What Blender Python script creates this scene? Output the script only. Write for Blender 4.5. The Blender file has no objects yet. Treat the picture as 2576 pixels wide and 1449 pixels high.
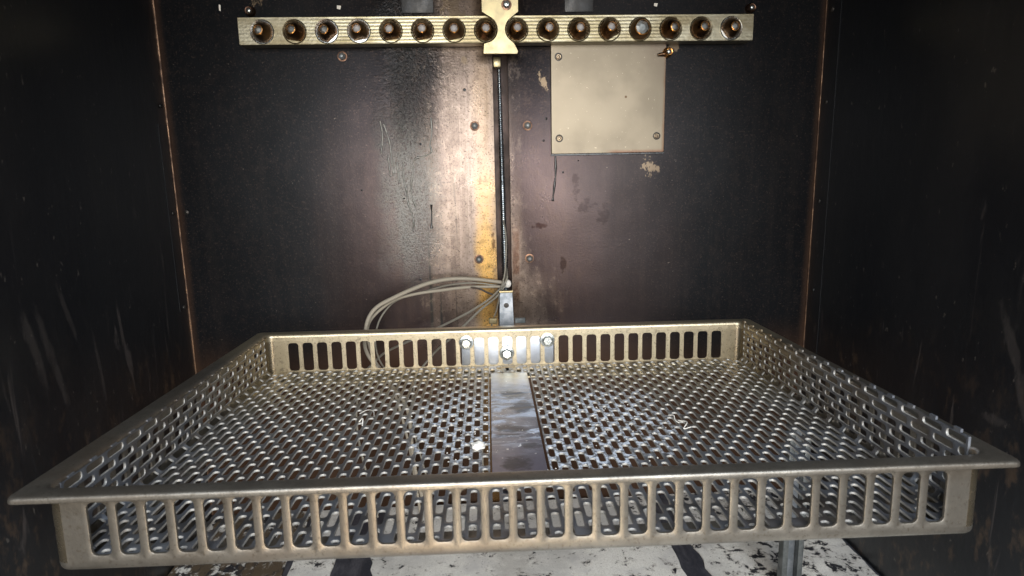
import bpy, bmesh, math, random
from mathutils import Vector, Matrix, Euler
random.seed(7)
S = 0.001                      # everything below is written in millimetres
PI = math.pi
sc = bpy.context.scene
COL = sc.collection

# ------------------------------------------------------------------ camera
def Rx(a): return Matrix.Rotation(a, 3, 'X')
def Ry(a): return Matrix.Rotation(a, 3, 'Y')
def Rz(a): return Matrix.Rotation(a, 3, 'Z')
R = Rz(-.0536) @ Rx(-.1879) @ Ry(.0194)
cam = bpy.data.cameras.new('camera')
co = bpy.data.objects.new('camera', cam); COL.objects.link(co)
B = Matrix(((1, 0, 0), (0, 0, -1), (0, 1, 0)))
co.rotation_euler = (R @ B).to_euler()
co.location = (0, 0, 0)
cam.sensor_width = 36
cam.lens = 1617.4 / 2576 * 36
cam.clip_start = .01; cam.clip_end = 50
cam.dof.use_dof = True
cam.dof.focus_distance = .74
cam.dof.aperture_fstop = 15
sc.camera = co

# ------------------------------------------------------------------ world, lamps, exposure
w = bpy.data.worlds.new('World'); sc.world = w; w.use_nodes = True
w.node_tree.nodes['Background'].inputs[0].default_value = (.62, .72, .9, 1)
w.node_tree.nodes['Background'].inputs[1].default_value = .10
sc.view_settings.view_transform = 'Standard'
sc.view_settings.look = 'None'
sc.view_settings.exposure = .35
sc.view_settings.gamma = 1

def area(name, loc, target, sx, sy, power, col):
    l = bpy.data.lights.new(name, 'AREA'); l.shape = 'RECTANGLE'
    l.size = sx * S; l.size_y = sy * S; l.energy = power; l.color = col
    o = bpy.data.objects.new(name, l); COL.objects.link(o)
    o.location = Vector(loc) * S
    d = (Vector(target) - Vector(loc)).normalized()
    o.rotation_euler = d.to_track_quat('-Z', 'Z').to_euler()
    return o
# daylight that falls in through the open door behind the camera
area('door_light', (100, -1900, 600), (40, 800, -400), 2200, 1900, 84, (.94, .97, 1))
area('streak_light', (-40, -520, -320), (-5, 870, -200), 90, 1300, 4.6, (1, .80, .54))  # tall warm lamp added to draw the vertical streak on the rear wall
area('top_fill', (100, -300, 620), (30, 500, -200), 1000, 300, 15, (.78, .88, 1))  # cool overhead fill, added to brighten liner, rim and hole ends
area('hand_lamp', (20, -40, -10), (-60, 870, -20), 60, 60, .35, (1, .95, .88))

# ------------------------------------------------------------------ materials
class NT:
    def __init__(s, name):
        s.m = bpy.data.materials.new(name); s.m.use_nodes = True
        s.t = s.m.node_tree; s.b = s.t.nodes['Principled BSDF']
        s.tc = s.n('ShaderNodeTexCoord'); s.obj = s.tc.outputs['Object']
        s._x = None
    def n(s, k, **kw):
        a = s.t.nodes.new(k)
        for p, v in kw.items(): setattr(a, p, v)
        return a
    def l(s, a, b): s.t.links.new(a, b)
    def put(s, sock, v):
        if hasattr(v, 'is_linked') or isinstance(v, bpy.types.NodeSocket): s.l(v, sock)
        else: sock.default_value = (tuple(v) + (1,)) if isinstance(v, tuple) and len(v) == 3 and sock.type == 'RGBA' else v
    def math(s, op, a, b=0., c=None, clamp=False):
        k = s.n('ShaderNodeMath', operation=op, use_clamp=clamp)
        s.put(k.inputs[0], a); s.put(k.inputs[1], b)
        if c is not None: s.put(k.inputs[2], c)
        return k.outputs[0]
    def xyz(s):
        if not s._x:
            k = s.n('ShaderNodeSeparateXYZ'); s.l(s.obj, k.inputs[0]); s._x = k.outputs
        return s._x
    def mapping(s, scale=(1, 1, 1), loc=(0, 0, 0), src=None):
        k = s.n('ShaderNodeMapping'); s.l(src or s.obj, k.inputs[0])
        k.inputs['Scale'].default_value = scale; k.inputs['Location'].default_value = loc
        return k.outputs[0]
    def noise(s, scale, detail=3, rough=.55, stretch=(1, 1, 1), loc=(0, 0, 0), dist=0):
        k = s.n('ShaderNodeTexNoise'); s.l(s.mapping(stretch, loc), k.inputs['Vector'])
        k.inputs['Scale'].default_value = scale; k.inputs['Detail'].default_value = detail
        k.inputs['Roughness'].default_value = rough; k.inputs['Distortion'].default_value = dist
        return k.outputs[0]
    def step(s, v, a, b, x=0., y=1.):
        k = s.n('ShaderNodeMapRange', interpolation_type='SMOOTHSTEP')
        s.put(k.inputs[0], v)
        for i, q in enumerate((a, b, x, y)): k.inputs[i + 1].default_value = q
        return k.outputs[0]
    def mix(s, f, a, b):
        k = s.n('ShaderNodeMix', data_type='RGBA')
        s.put(k.inputs[0], f); s.put(k.inputs[6], a); s.put(k.inputs[7], b)
        return k.outputs[2]
    def bump(s, h, strength=.3, dist=.001, prev=None):
        k = s.n('ShaderNodeBump'); s.put(k.inputs['Height'], h)
        k.inputs['Strength'].default_value = strength; k.inputs['Distance'].default_value = dist
        if prev is not None: s.l(prev, k.inputs['Normal'])
        return k.outputs[0]
    def out(s, base=None, metal=None, rough=None, normal=None, **kw):
        i = s.b.inputs
        if base is not None: s.put(i['Base Color'], base)
        if metal is not None: s.put(i['Metallic'], metal)
        if rough is not None: s.put(i['Roughness'], rough)
        if normal is not None: s.l(normal, i['Normal'])
        for k, v in kw.items(): s.put(i[k.replace('_', ' ')], v)
        return s.m

def metal(name, c1, c2, r1=.35, r2=.5, scale=60, bump=.15, fine=900, met=1., speck=None):
    t = NT(name)
    f = t.step(t.noise(scale, 5, .62), .35, .65)
    base = t.mix(f, c1, c2)
    g = t.noise(fine, 2)
    if speck: base = t.mix(t.step(t.noise(fine * .45, 3, .7), .60, .68), base, speck)
    r = t.math('ADD', t.math('MULTIPLY', f, r2 - r1), r1)
    return t.out(base, met, r, t.bump(g, bump, .0003))

M = {}
def frame_mat():
    t = NT('stainless_frame')
    x, y, z = t.xyz()
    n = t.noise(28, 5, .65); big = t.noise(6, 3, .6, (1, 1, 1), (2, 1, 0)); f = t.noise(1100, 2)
    c = t.mix(t.step(n, .35, .65), (.262, .240, .205), (.172, .157, .134))
    c = t.mix(t.math('MULTIPLY', t.step(big, .45, .7), .5), c, (.20, .15, .105))
    rear_glow = t.step(t.math('ADD', y, t.math('MULTIPLY', big, .10)), .30, .42)  # paler gold towards the rear: reflected light put into the base colour
    c = t.mix(t.math('MULTIPLY', rear_glow, .85), c, (.50, .425, .29))
    c = t.mix(t.math('MULTIPLY', t.step(t.noise(420, 3, .7), .57, .66), .6), c, (.12, .10, .075))
    c = t.mix(t.math('MULTIPLY', t.step(t.noise(120, 5, .75, (1, 1, 1), (0, 4, 0)), .60, .66), .45), c, (.10, .085, .065))
    nrm = t.bump(f, .3, .0003); nrm = t.bump(t.noise(35, 3, .5), .25, .003, nrm)
    nrm = t.bump(t.noise(500, 2, .5, (1, .04, 1)), .15, .0004, nrm)
    return t.out(c, .85, t.math('ADD', t.math('MULTIPLY', n, .22), .26), nrm)
M['copper2'] = metal('brown_screw', (.24, .19, .13), (.12, .09, .065), .25, .4, 200, .2, 700)
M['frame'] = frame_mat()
M['corner'] = metal('highlit_corner', (.42, .35, .24), (.32, .27, .20), .2, .34, 60, .2, 700, .95)  # paler gold than the frame: the corner highlight put into the colour
M['liner_raw'] = None
M['bright'] = metal('zinc_plated', (.75, .78, .76), (.55, .58, .55), .2, .34, 200, .3, 700)
M['alu'] = metal('aluminium', (.80, .82, .85), (.62, .64, .68), .3, .45, 60, .2, 500)
M['plate'] = None
M['brass'] = metal('pale_brass', (.36, .30, .17), (.28, .24, .15), .3, .42, 50, .12, 900)
M['bronze'] = metal('heat_browned_bronze', (.20, .10, .045), (.13, .07, .035), .22, .34, 90, .08, 900)
M['bronze2'] = metal('sooted_bronze', (.11, .065, .04), (.26, .15, .07), .3, .45, 60, .2, 900)
M['gold'] = metal('golden_tip', (.75, .38, .11), (.45, .22, .08), .16, .3, 200, .05, 900)
M['dark'] = metal('blackened_steel', (.022, .022, .022), (.05, .045, .04), .35, .5, 100, .3, 900, .6)
M['copper'] = metal('copper_washer', (.17, .10, .065), (.10, .06, .045), .3, .5, 150, .3, 900)
M['seam'] = metal('rusty_seam', (.17, .10, .06), (.07, .042, .03), .35, .6, 60, .6, 500, .6)
M['channel'] = metal('brown_channel', (.040, .015, .010), (.026, .012, .009), .35, .5, 30, .1, 700, .3)
M['screwrod'] = metal('screw_rod', (.55, .60, .63), (.25, .27, .29), .2, .35, 300, .2, 900, 1)
M['shear'] = metal('sheared_edge_steel', (.50, .49, .46), (.34, .33, .31), .5, .62, 250, .6, 900, .45)
M['tar'] = metal('black_tar', (.008, .008, .008), (.015, .013, .012), .12, .3, 200, .4, 500, 0)
M['crumb'] = metal('white_crumb', (.85, .82, .75), (.75, .70, .62), .7, .9, 300, .8, 700, 0)
M['steelstrip'] = metal('galvanised_strip', (.18, .19, .19), (.10, .11, .11), .4, .6, 60, .3, 500, .7)
M['plug'] = metal('dull_bore', (.42, .42, .42), (.30, .30, .31), .6, .75, 60, .2, 500, .5)

M['steelstrip2'] = metal('dull_aluminium', (.34, .36, .39), (.20, .22, .24), .35, .5, 90, .3, 500, .9)
M['alu2'] = metal('brushed_aluminium', (.50, .53, .57), (.38, .40, .44), .28, .42, 60, .3, 500)
def mk_cable(name, c1, c2, met):
    t = NT(name)
    uv = t.tc.outputs['UV']
    k = t.n('ShaderNodeTexWave', wave_type='BANDS', bands_direction='X')
    t.l(t.mapping((1, 1, 1), src=uv), k.inputs[0]); k.inputs['Scale'].default_value = 140
    k2 = t.n('ShaderNodeTexWave', wave_type='BANDS', bands_direction='Y')
    t.l(t.mapping((1, 1, 1), src=uv), k2.inputs[0]); k2.inputs['Scale'].default_value = 1.5
    h = t.math('MULTIPLY', k.outputs[1], .5)
    return t.out(t.mix(t.math('MULTIPLY', k.outputs[1], .6), c1, c2), met, .45, t.bump(h, .5, .0006))
M['cable_w'] = mk_cable('pale_sleeve', (.42, .37, .29), (.28, .24, .19), .1)
M['cable_b'] = mk_cable('braided_steel', (.42, .39, .32), (.16, .14, .12), .6)
M['cable_k'] = mk_cable('dark_sleeve', (.09, .07, .055), (.05, .04, .035), .2)

# --- oxidised rear wall
def wall_mat():
    t = NT('heat_stained_steel')
    x, y, z = t.xyz()
    nb = t.noise(7, 4, .6, (1, 1, .35), (3, 0, 1))
    nv = t.noise(30, 4, .6, (1, 1, .06), (1, 0, 5))
    ns = t.noise(14, 5, .65)
    # distance from the slot, broken up by noise
    d = t.math('ABSOLUTE', t.math('SUBTRACT', x, .030))
    d = t.math('ADD', d, t.math('MULTIPLY', t.math('SUBTRACT', nb, .5), .16))
    d = t.math('ADD', d, t.math('MULTIPLY', t.math('SUBTRACT', nv, .5), .05))
    tan = (.30, .23, .185); pur = (.050, .037, .037); blk = (.009, .010, .012)
    right = t.step(x, .036, .037)
    d = t.math('ADD', d, t.math('MULTIPLY', t.math('MULTIPLY', right, .06), t.step(t.math('ADD', z, t.math('MULTIPLY', nb, .2)), -.12, .12, .35, 1)))
    c = t.mix(t.step(d, .040, .095), tan, pur)  # tan to dark sides: heat tint and soot, plus the wall highlight painted in
    d2 = t.math('SUBTRACT', d, t.math('MULTIPLY', right, .05))
    c = t.mix(t.step(d2, .085, .20), c, (.026, .019, .019))
    c = t.mix(t.step(d2, .17, .30), c, blk)
    c = t.mix(t.math('MULTIPLY', t.step(t.noise(60, 4, .7, (1, 1, .03), (5, 0, 1)), .5, .62), t.step(d, .03, .14, .40, .04)), c, (.10, .075, .06))
    # top of the wall is sooted
    zt = t.math('ADD', z, t.math('MULTIPLY', t.math('SUBTRACT', nb, .5), .12))
    soot = t.math('MULTIPLY', t.step(zt, -.02, .15), t.step(d, .035, .09))
    c = t.mix(t.math('MULTIPLY', soot, .85), c, blk)
    # golden heat tint beside the slot, with the lamp's reflected streak painted in
    gold = t.math('ADD', t.math('ABSOLUTE', t.math('SUBTRACT', x, .014)), t.math('ADD', t.math('MULTIPLY', t.math('SUBTRACT', nv, .5), .03), t.math('MULTIPLY', t.math('SUBTRACT', ns, .5), .03)))
    gold = t.math('MULTIPLY', t.step(gold, .002, .022, 1, 0), t.step(t.math('ADD', z, t.math('MULTIPLY', ns, .12)), -.10, .08, 1, .1))
    c = t.mix(t.math('MULTIPLY', gold, .9), c, (.90, .52, .15))
    rs = t.math('MULTIPLY', t.math('MULTIPLY', t.step(x, .0475, .049), t.step(t.math('ADD', x, t.math('MULTIPLY', nv, .008)), .060, .064, 1, 0)), t.step(z, -.15, .04, 1, 0))
    c = t.mix(t.math('MULTIPLY', rs, t.step(ns, .46, .60, 0, .8)), c, (.11, .05, .028))
    # grey-green crusted coat left of the slot
    ex = t.math('ADD', t.math('ADD', x, t.math('MULTIPLY', t.math('SUBTRACT', nv, .5), .05)), t.math('MULTIPLY', t.math('SUBTRACT', ns, .5), .07))
    band = t.math('MULTIPLY', t.step(ex, -.135, -.085), t.step(ex, -.080, -.015, 1, 0))
    low = t.step(t.math('ADD', z, t.math('MULTIPLY', nv, .10)), -.14, -.02)
    crust = t.math('MULTIPLY', band, low)
    fsp = t.noise(420, 4, .7)
    c = t.mix(t.math('MULTIPLY', crust, t.math('MULTIPLY', t.step(fsp, .3, .6), .8)), c, t.mix(t.step(z, -.01, .10), (.13, .132, .12), (.04, .04, .039)))
    # dark vertical runs
    runs = t.math('MULTIPLY', t.math('MULTIPLY', t.step(t.noise(55, 3, .5, (1, 1, .025), (2, 0, 0)), .60, .66), t.step(d, .11, .15, 1, 0)), t.step(z, -.05, .08, 1, 0))
    runs = t.math('MULTIPLY', runs, t.step(x, .0, .008, 1, 0))
    c = t.mix(t.math('MULTIPLY', runs, .9), c, (.035, .038, .036))
    mot = t.noise(120, 5, .72, (1, 1, .8), (8, 0, 8))
    c = t.mix(t.math('MULTIPLY', t.step(mot, .50, .62), t.step(d, .05, .2, .35, .10)), c, (.07, .05, .042))
    c = t.mix(t.math('MULTIPLY', t.step(mot, .46, .36), t.step(d, .04, .12, .30, 0)), c, (.42, .33, .26))
    # pits and flecks
    c = t.mix(t.math('MULTIPLY', t.step(fsp, .575, .63), .75), c, (.05, .035, .03))
    c = t.mix(t.math('MULTIPLY', t.step(t.noise(260, 2, .6, (1, 1, 1), (7, 2, 1)), .74, .78), .4), c, (.30, .25, .20))
    # scraped bare patches
    for (px, pz, rx, rz) in ((.092, .107, .009, .016), (-.022, .197, .020, .018), (.235, -.004, .016, .018), (-.009, .133, .007, .008), (.262, .15, .012, .009), (-.266, .209, .012, .012)):
        e = t.math('POWER', t.math('DIVIDE', t.math('SUBTRACT', x, px), rx), 2)
        f = t.math('POWER', t.math('DIVIDE', t.math('SUBTRACT', z, pz), rz), 2)
        e = t.math('ADD', t.math('ADD', e, f), t.math('MULTIPLY', t.math('SUBTRACT', t.noise(110, 5, .7, (1, 1, .7)), .5), 5))
        c = t.mix(t.step(e, .1, .5, .7, 0), c, (.27, .20, .13))
    # dark smudges on the right leaf
    for (px, pz, rx, rz, cc) in ((.081, -.081, .016, .005, (.016, .007, .006)), (.150, -.055, .020, .012, (.022, .015, .015)), (.172, -.068, .014, .016, (.022, .015, .015)), (.118, -.135, .005, .012, (.02, .012, .01)), (.022, -.100, .004, .013, (.07, .03, .018)), (.135, -.03, .006, .022, (.025, .017, .017))):
        e = t.math('POWER', t.math('DIVIDE', t.math('SUBTRACT', x, px), rx), 2)
        f = t.math('POWER', t.math('DIVIDE', t.math('SUBTRACT', z, pz), rz), 2)
        e = t.math('ADD', t.math('ADD', e, f), t.math('MULTIPLY', t.math('SUBTRACT', t.noise(90, 4, .65), .5), 4))
        c = t.mix(t.step(e, .1, .8, .75, 0), c, cc)
    lo = t.step(t.math('ADD', z, t.math('MULTIPLY', nb, .1)), -.26, -.16, .8, 0)
    c = t.mix(lo, c, (.085, .045, .026))
    # brown halo in the corners
    for cx_ in (-.391, .467):
        e = t.math('ABSOLUTE', t.math('SUBTRACT', x, cx_))
        c = t.mix(t.math('MULTIPLY', t.step(t.math('ADD', e, t.math('MULTIPLY', t.math('SUBTRACT', ns, .5), .008)), .0, .012, 1, 0), .5), c, (.10, .055, .034))
    up = t.math('MULTIPLY', crust, t.step(z, -.02, .06))
    bl = t.noise(330, 4, .6, (1, 1, .7), (0, 0, 3), .3)
    h1 = t.math('MULTIPLY', fsp, t.math('ADD', t.math('MULTIPLY', crust, .8), .38))
    h2 = t.math('MULTIPLY', bl, up)
    nrm = t.bump(h1, .45, .0012)
    nrm = t.bump(h2, .8, .0016, nrm)
    nrm = t.bump(t.noise(9, 2, .4), .25, .01, nrm)
    rough = t.math('ADD', t.math('MULTIPLY', ns, .18), .20)
    rough = t.math('ADD', rough, t.math('MULTIPLY', t.step(d, .1, .3), .12))
    return t.out(c, t.step(d, .10, .26, .9, .45), rough, nrm, Specular_IOR_Level=.3)
M['wall'] = wall_mat()

def side_mat():
    t = NT('sooted_side_steel')
    x, y, z = t.xyz()
    n = t.noise(9, 5, .6, (1, 1, .4)); f = t.noise(200, 4, .7)
    c = t.mix(t.step(n, .4, .7), (.010, .012, .016), (.019, .020, .023))
    c = t.mix(t.math('MULTIPLY', t.step(t.noise(160, 4, .6, (1, 1, .6)), .66, .72), .5), c, (.20, .18, .16))
    # brown crust low on the sheets
    lo = t.math('MULTIPLY', t.step(t.math('ADD', z, t.math('MULTIPLY', n, .25)), -.22, .0, 1, 0), t.step(t.noise(55, 5, .7, (1, 1, .55)), .52, .68))
    c = t.mix(t.math('MULTIPLY', lo, .65), c, (.12, .08, .052))
    # wiped smears
    sm = t.step(t.noise(22, 5, .65, (1, 2.6, .32), (4, 1, 2), .8), .60, .72)
    sm = t.math('MULTIPLY', sm, t.step(z, -.12, .02, 1, .12))
    c = t.mix(t.math('MULTIPLY', sm, .5), c, (.15, .13, .125))
    # hand-wiped smears, long and slanting
    for (sgn, py, pz, ry, rz, sl) in ((1, .519, -.165, .007, .042, .5), (1, .527, -.236, .016, .006, -.3), (1, .505, -.205, .004, .03, .4), (-1, .590, -.168, .006, .055, -.25), (-1, .659, -.200, .003, .04, -.1), (-1, .568, -.150, .006, .04, -.2), (-1, .62, -.13, .004, .03, -.3)):
        yy = t.math('SUBTRACT', t.math('SUBTRACT', y, py), t.math('MULTIPLY', t.math('SUBTRACT', z, pz), sl))
        e = t.math('ADD', t.math('POWER', t.math('DIVIDE', yy, ry), 2), t.math('POWER', t.math('DIVIDE', t.math('SUBTRACT', z, pz), rz), 2))
        e = t.math('ADD', e, t.math('MULTIPLY', t.math('SUBTRACT', t.noise(140, 4, .7, (1, 1, .35)), .5), 3))
        e = t.math('MULTIPLY', t.step(e, .1, 1.2, .30, 0), t.step(t.math('MULTIPLY', x, sgn), 0, .1))
        c = t.mix(e, c, (.13, .115, .11))
    nrm = t.bump(f, .25, .0008); nrm = t.bump(n, .3, .01, nrm)
    return t.out(c, .55, t.math('ADD', t.math('MULTIPLY', n, .25), .28), nrm, Coat_Weight=.5, Coat_Roughness=.30)
M['side'] = side_mat()

def board_mat(name, brown):
    t = NT(name)
    x, y, z = t.xyz()
    g = t.noise(900, 2, .6)
    c = t.mix(t.step(g, .40, .62), (.86, .84, .78), (.70, .67, .61))
    c = t.mix(t.step(t.noise(22, 4, .6), .45, .7), c, (.62, .60, .57))
    n = t.noise(60, 6, .72, (1, 1, 1), (2, 5, 0), .4)
    nl = t.noise(9, 2, .5, (1, 1, 1), (7, 1, 0))
    th = t.math('ADD', n, t.math('MULTIPLY', nl, .25))
    thx = t.math('ADD', th, t.math('MULTIPLY', t.step(x, .25, .36), .07)) if not brown else th
    chip = t.step(thx, .735 if not brown else .60, .745 if not brown else .64)
    c = t.mix(t.step(thx, .66, .735, 0, .5), c, (.25, .22, .18))
    c = t.mix(t.math('MULTIPLY', t.step(t.noise(8, 4, .6, (1, 1, 1), (3, 3, 0)), .42, .62), .55), c, (.40, .39, .37))
    c = t.mix(chip, c, (.018, .019, .024))
    c = t.mix(t.step(t.noise(420, 2, .5), .70, .73), c, (.08, .06, .05))
    if brown:
        c = t.mix(t.step(t.noise(70, 5, .7, (1, .4, 1), (4, 3, 0)), .40, .55), c, (.105, .075, .045))
    else:
        # rubbed grey patch in the middle
        e = t.math('ADD', t.math('POWER', t.math('DIVIDE', t.math('SUBTRACT', x, .032), .034), 2), t.math('MULTIPLY', t.noise(60, 4, .6), 1.5))
        c = t.mix(t.step(e, .7, 1.5, .45, 0), c, (.34, .32, .29))
    nrm = t.bump(g, .25, .0008); nrm = t.bump(chip, .5, .0015, nrm)
    return t.out(c, 0, .75, nrm)
M['board'] = board_mat('white_coated_board', False)
M['board_b'] = board_mat('scorched_board', True)

def slate_mat():
    t = NT('exposed_slate')
    n = t.noise(60, 5, .7, (1, .4, 1))
    c = t.mix(t.step(n, .4, .7), (.035, .038, .05), (.10, .10, .115))
    return t.out(c, .2, .55, t.bump(n, .5, .004))
M['slate'] = slate_mat()

def plate_mat():
    t = NT('tarnished_cover_plate')
    x, y, z = t.xyz()
    n = t.noise(12, 4, .6, (1, 1, 1), (1, 0, 2)); f = t.noise(300, 3, .7)
    br = t.noise(500, 2, .5, (1, 1, .03))
    c = t.mix(t.step(n, .38, .66), (.235, .198, .145), (.195, .165, .122))
    # browned right and lower rim, scorched top right corner
    e = t.math('ADD', x, t.math('MULTIPLY', t.noise(25, 3, .5), .006))
    c = t.mix(t.step(e, .2515, .2570, 0, .75), c, (.13, .06, .03))
    lo = t.math('MULTIPLY', t.step(t.math('ADD', z, t.math('MULTIPLY', n, -.006)), .012, .017, .8, 0), t.step(x, .17, .19))
    c = t.mix(lo, c, (.17, .09, .06))
    tr = t.math('ADD', x, z)
    c = t.mix(t.step(t.math('ADD', tr, t.math('MULTIPLY', n, .03)), .355, .42, 0, .7), c, (.14, .11, .085))
    sm = t.step(t.noise(24, 3, .5, (1, 1, .5), (9, 0, 4), 1.), .60, .70)
    c = t.mix(t.math('MULTIPLY', sm, .15), c, (.20, .17, .13))
    sp = t.math('ADD', t.math('POWER', t.math('SUBTRACT', x, .201), 2), t.math('POWER', t.math('SUBTRACT', z, .086), 2))
    c = t.mix(t.step(sp, 1e-6, 4e-6, .85, 0), c, (.08, .04, .02))
    c = t.mix(t.math('MULTIPLY', t.step(f, .68, .72), .5), c, (.7, .6, .45))
    return t.out(c, .9, t.math('ADD', t.math('MULTIPLY', n, .12), .40), t.bump(br, .12, .0004))
M['plate'] = plate_mat()

def liner_mat():
    t = NT('perforated_stainless')
    x, y, z = t.xyz()
    n = t.noise(22, 5, .65); f = t.noise(600, 3, .7)
    c = t.mix(t.step(n, .35, .65), (.36, .36, .35), (.21, .215, .225))
    # straw tint towards the rear corners
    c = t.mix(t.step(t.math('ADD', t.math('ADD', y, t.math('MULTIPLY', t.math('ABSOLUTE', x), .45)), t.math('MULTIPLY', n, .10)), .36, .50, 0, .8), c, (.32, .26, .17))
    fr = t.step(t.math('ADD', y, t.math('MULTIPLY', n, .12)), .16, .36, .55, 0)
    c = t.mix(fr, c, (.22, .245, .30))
    c = t.mix(t.math('MULTIPLY', t.step(t.noise(11, 4, .65, (1, 1, 1), (6, 0, 0)), .46, .62), .65), c, (.15, .11, .075))
    # white mineral deposit either side of the centre strip
    d = None
    for (px, py, rx, ry) in ((.085, .215, .070, .100), (-.045, .215, .055, .10), (.05, .14, .06, .05)):
        e = t.math('ADD', t.math('POWER', t.math('DIVIDE', t.math('SUBTRACT', x, px), rx), 2), t.math('POWER', t.math('DIVIDE', t.math('SUBTRACT', y, py), ry), 2))
        e = t.step(t.math('ADD', e, t.math('MULTIPLY', t.math('SUBTRACT', t.noise(40, 5, .7), .5), 4)), .2, 1.3, 1, 0)
        d = e if d is None else t.math('MAXIMUM', d, e)
    dep = t.math('MULTIPLY', d, t.step(t.noise(170, 5, .72), .40, .60))
    c = t.mix(dep, c, (.80, .86, .95))
    c = t.mix(t.math('MULTIPLY', t.step(f, .62, .68), .5), c, (.12, .11, .10))
    met = t.math('SUBTRACT', .82, t.math('MULTIPLY', dep, .72))
    r = t.math('ADD', t.math('MULTIPLY', n, .12), t.math('ADD', .40, t.math('MULTIPLY', dep, .25)))
    return t.out(c, met, r, t.bump(f, .35, .0004))
M['liner'] = liner_mat()

def strip_mat():
    t = NT('water_marked_strip')
    x, y, z = t.xyz()
    n = t.noise(30, 5, .65, (1, .6, 1)); f = t.noise(400, 3, .7)
    c = t.mix(t.step(n, .35, .65), (.17, .185, .23), (.30, .31, .37))
    c = t.mix(t.step(t.math('ADD', y, t.math('MULTIPLY', n, .05)), .34, .385), c, (.42, .37, .27))
    c = t.mix(t.step(y, .09, .21, .6, 0), c, (.17, .15, .21))
    w = t.math('MULTIPLY', t.step(t.noise(38, 6, .7, (.7, 1.7, 1), (3, 1, 0), 1.2), .46, .58), t.step(y, .13, .19))
    w = t.math('MULTIPLY', w, t.step(y, .28, .33, 1, .2))
    c = t.mix(t.math('MULTIPLY', w, .85), c, (.72, .78, .90))
    for (px, py, rx, ry) in ((.003, .290, .014, .016), (.009, .252, .014, .016), (-.004, .196, .015, .009), (-.006, .178, .014, .006), (-.001, .122, .014, .015), (.012, .155, .010, .008)):
        e = t.math('ADD', t.math('POWER', t.math('DIVIDE', t.math('SUBTRACT', x, px), rx), 2), t.math('POWER', t.math('DIVIDE', t.math('SUBTRACT', y, py), ry), 2))
        e = t.math('ADD', e, t.math('MULTIPLY', t.math('SUBTRACT', t.noise(48, 5, .7, (1, 1.6, 1), (px * 90, 0, 0)), .5), 4.5))
        c = t.mix(t.step(e, .2, 1.3, .72, 0), c, (.03, .028, .03))
    c = t.mix(t.step(t.noise(230, 2, .5, (1, 1, 1), (1, 9, 0)), .70, .73), c, (.85, .87, .9))
    met = t.math('SUBTRACT', .6, t.math('MULTIPLY', w, .5))
    return t.out(c, met, t.math('ADD', .36, t.math('MULTIPLY', w, .25)), t.bump(f, .2, .0003))
M['strip'] = strip_mat()

def bar_mat():
    t = NT('milled_bar')
    x, y, z = t.xyz()
    n = t.noise(30, 5, .65, (.5, 1, 1))
    k = t.n('ShaderNodeTexWave', wave_type='BANDS', bands_direction='Z'); t.l(t.mapping((1, 1, 1)), k.inputs[0])
    k.inputs['Scale'].default_value = 78; k.inputs['Distortion'].default_value = .6; k.inputs['Detail'].default_value = 2
    c = t.mix(t.step(n, .35, .65), (.33, .30, .22), (.20, .165, .10))
    mid = t.math('MULTIPLY', t.step(k.outputs[1], .5, .9), t.step(t.math('ABSOLUTE', x), .14, .26, 1, .15))
    c = t.mix(t.math('MULTIPLY', mid, .85), c, (.20, .17, .09))
    h = t.math('MULTIPLY', k.outputs[1], t.step(t.math('ABSOLUTE', t.math('SUBTRACT', x, .04)), .18, .26, 1, .2))
    return t.out(c, .95, t.math('ADD', .24, t.math('MULTIPLY', n, .2)), t.bump(h, .14, .0009, t.bump(t.noise(220, 4, .7), .3, .0008)))
M['bar'] = bar_mat()

# ------------------------------------------------------------------ mesh helpers
def link(name, me, mat, parent=None, smooth=True, ang=35):
    o = bpy.data.objects.new(name, me); COL.objects.link(o)
    if mat is not None: me.materials.append(mat)
    if parent is not None: o.parent = parent
    if smooth and len(me.polygons):
        me.polygons.foreach_set('use_smooth', [True] * len(me.polygons))
        me.set_sharp_from_angle(angle=math.radians(ang))
    return o
def mesh(name, vs, fs, mat, parent=None, smooth=True, ang=35):
    me = bpy.data.meshes.new(name)
    me.from_pydata([(a * S, b * S, c * S) for a, b, c in vs], [], fs)
    me.validate(); me.update()
    bm = bmesh.new(); bm.from_mesh(me); bmesh.ops.recalc_face_normals(bm, faces=bm.faces); bm.to_mesh(me); bm.free()
    return link(name, me, mat, parent, smooth, ang)
def tag(o, label, cat, group=None):
    o['label'] = label; o['category'] = cat
    if group: o['group'] = group
    return o
def empty(name, loc=(0, 0, 0)):
    o = bpy.data.objects.new(name, None); COL.objects.link(o); o.location = Vector(loc) * S
    o.empty_display_size = .02
    return o
def struct(o): o['kind'] = 'structure'; return o

def box(name, lo, hi, mat, parent=None, bev=.4, seg=2):
    bm = bmesh.new(); bmesh.ops.create_cube(bm, size=1)
    for v in bm.verts:
        v.co = Vector([(lo[i] + hi[i]) / 2 + v.co[i] * (hi[i] - lo[i]) for i in range(3)]) * S
    if bev: bmesh.ops.bevel(bm, geom=bm.edges[:], offset=bev * S, segments=seg, affect='EDGES', profile=.5)
    me = bpy.data.meshes.new(name); bm.to_mesh(me); bm.free()
    return link(name, me, mat, parent)

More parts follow.
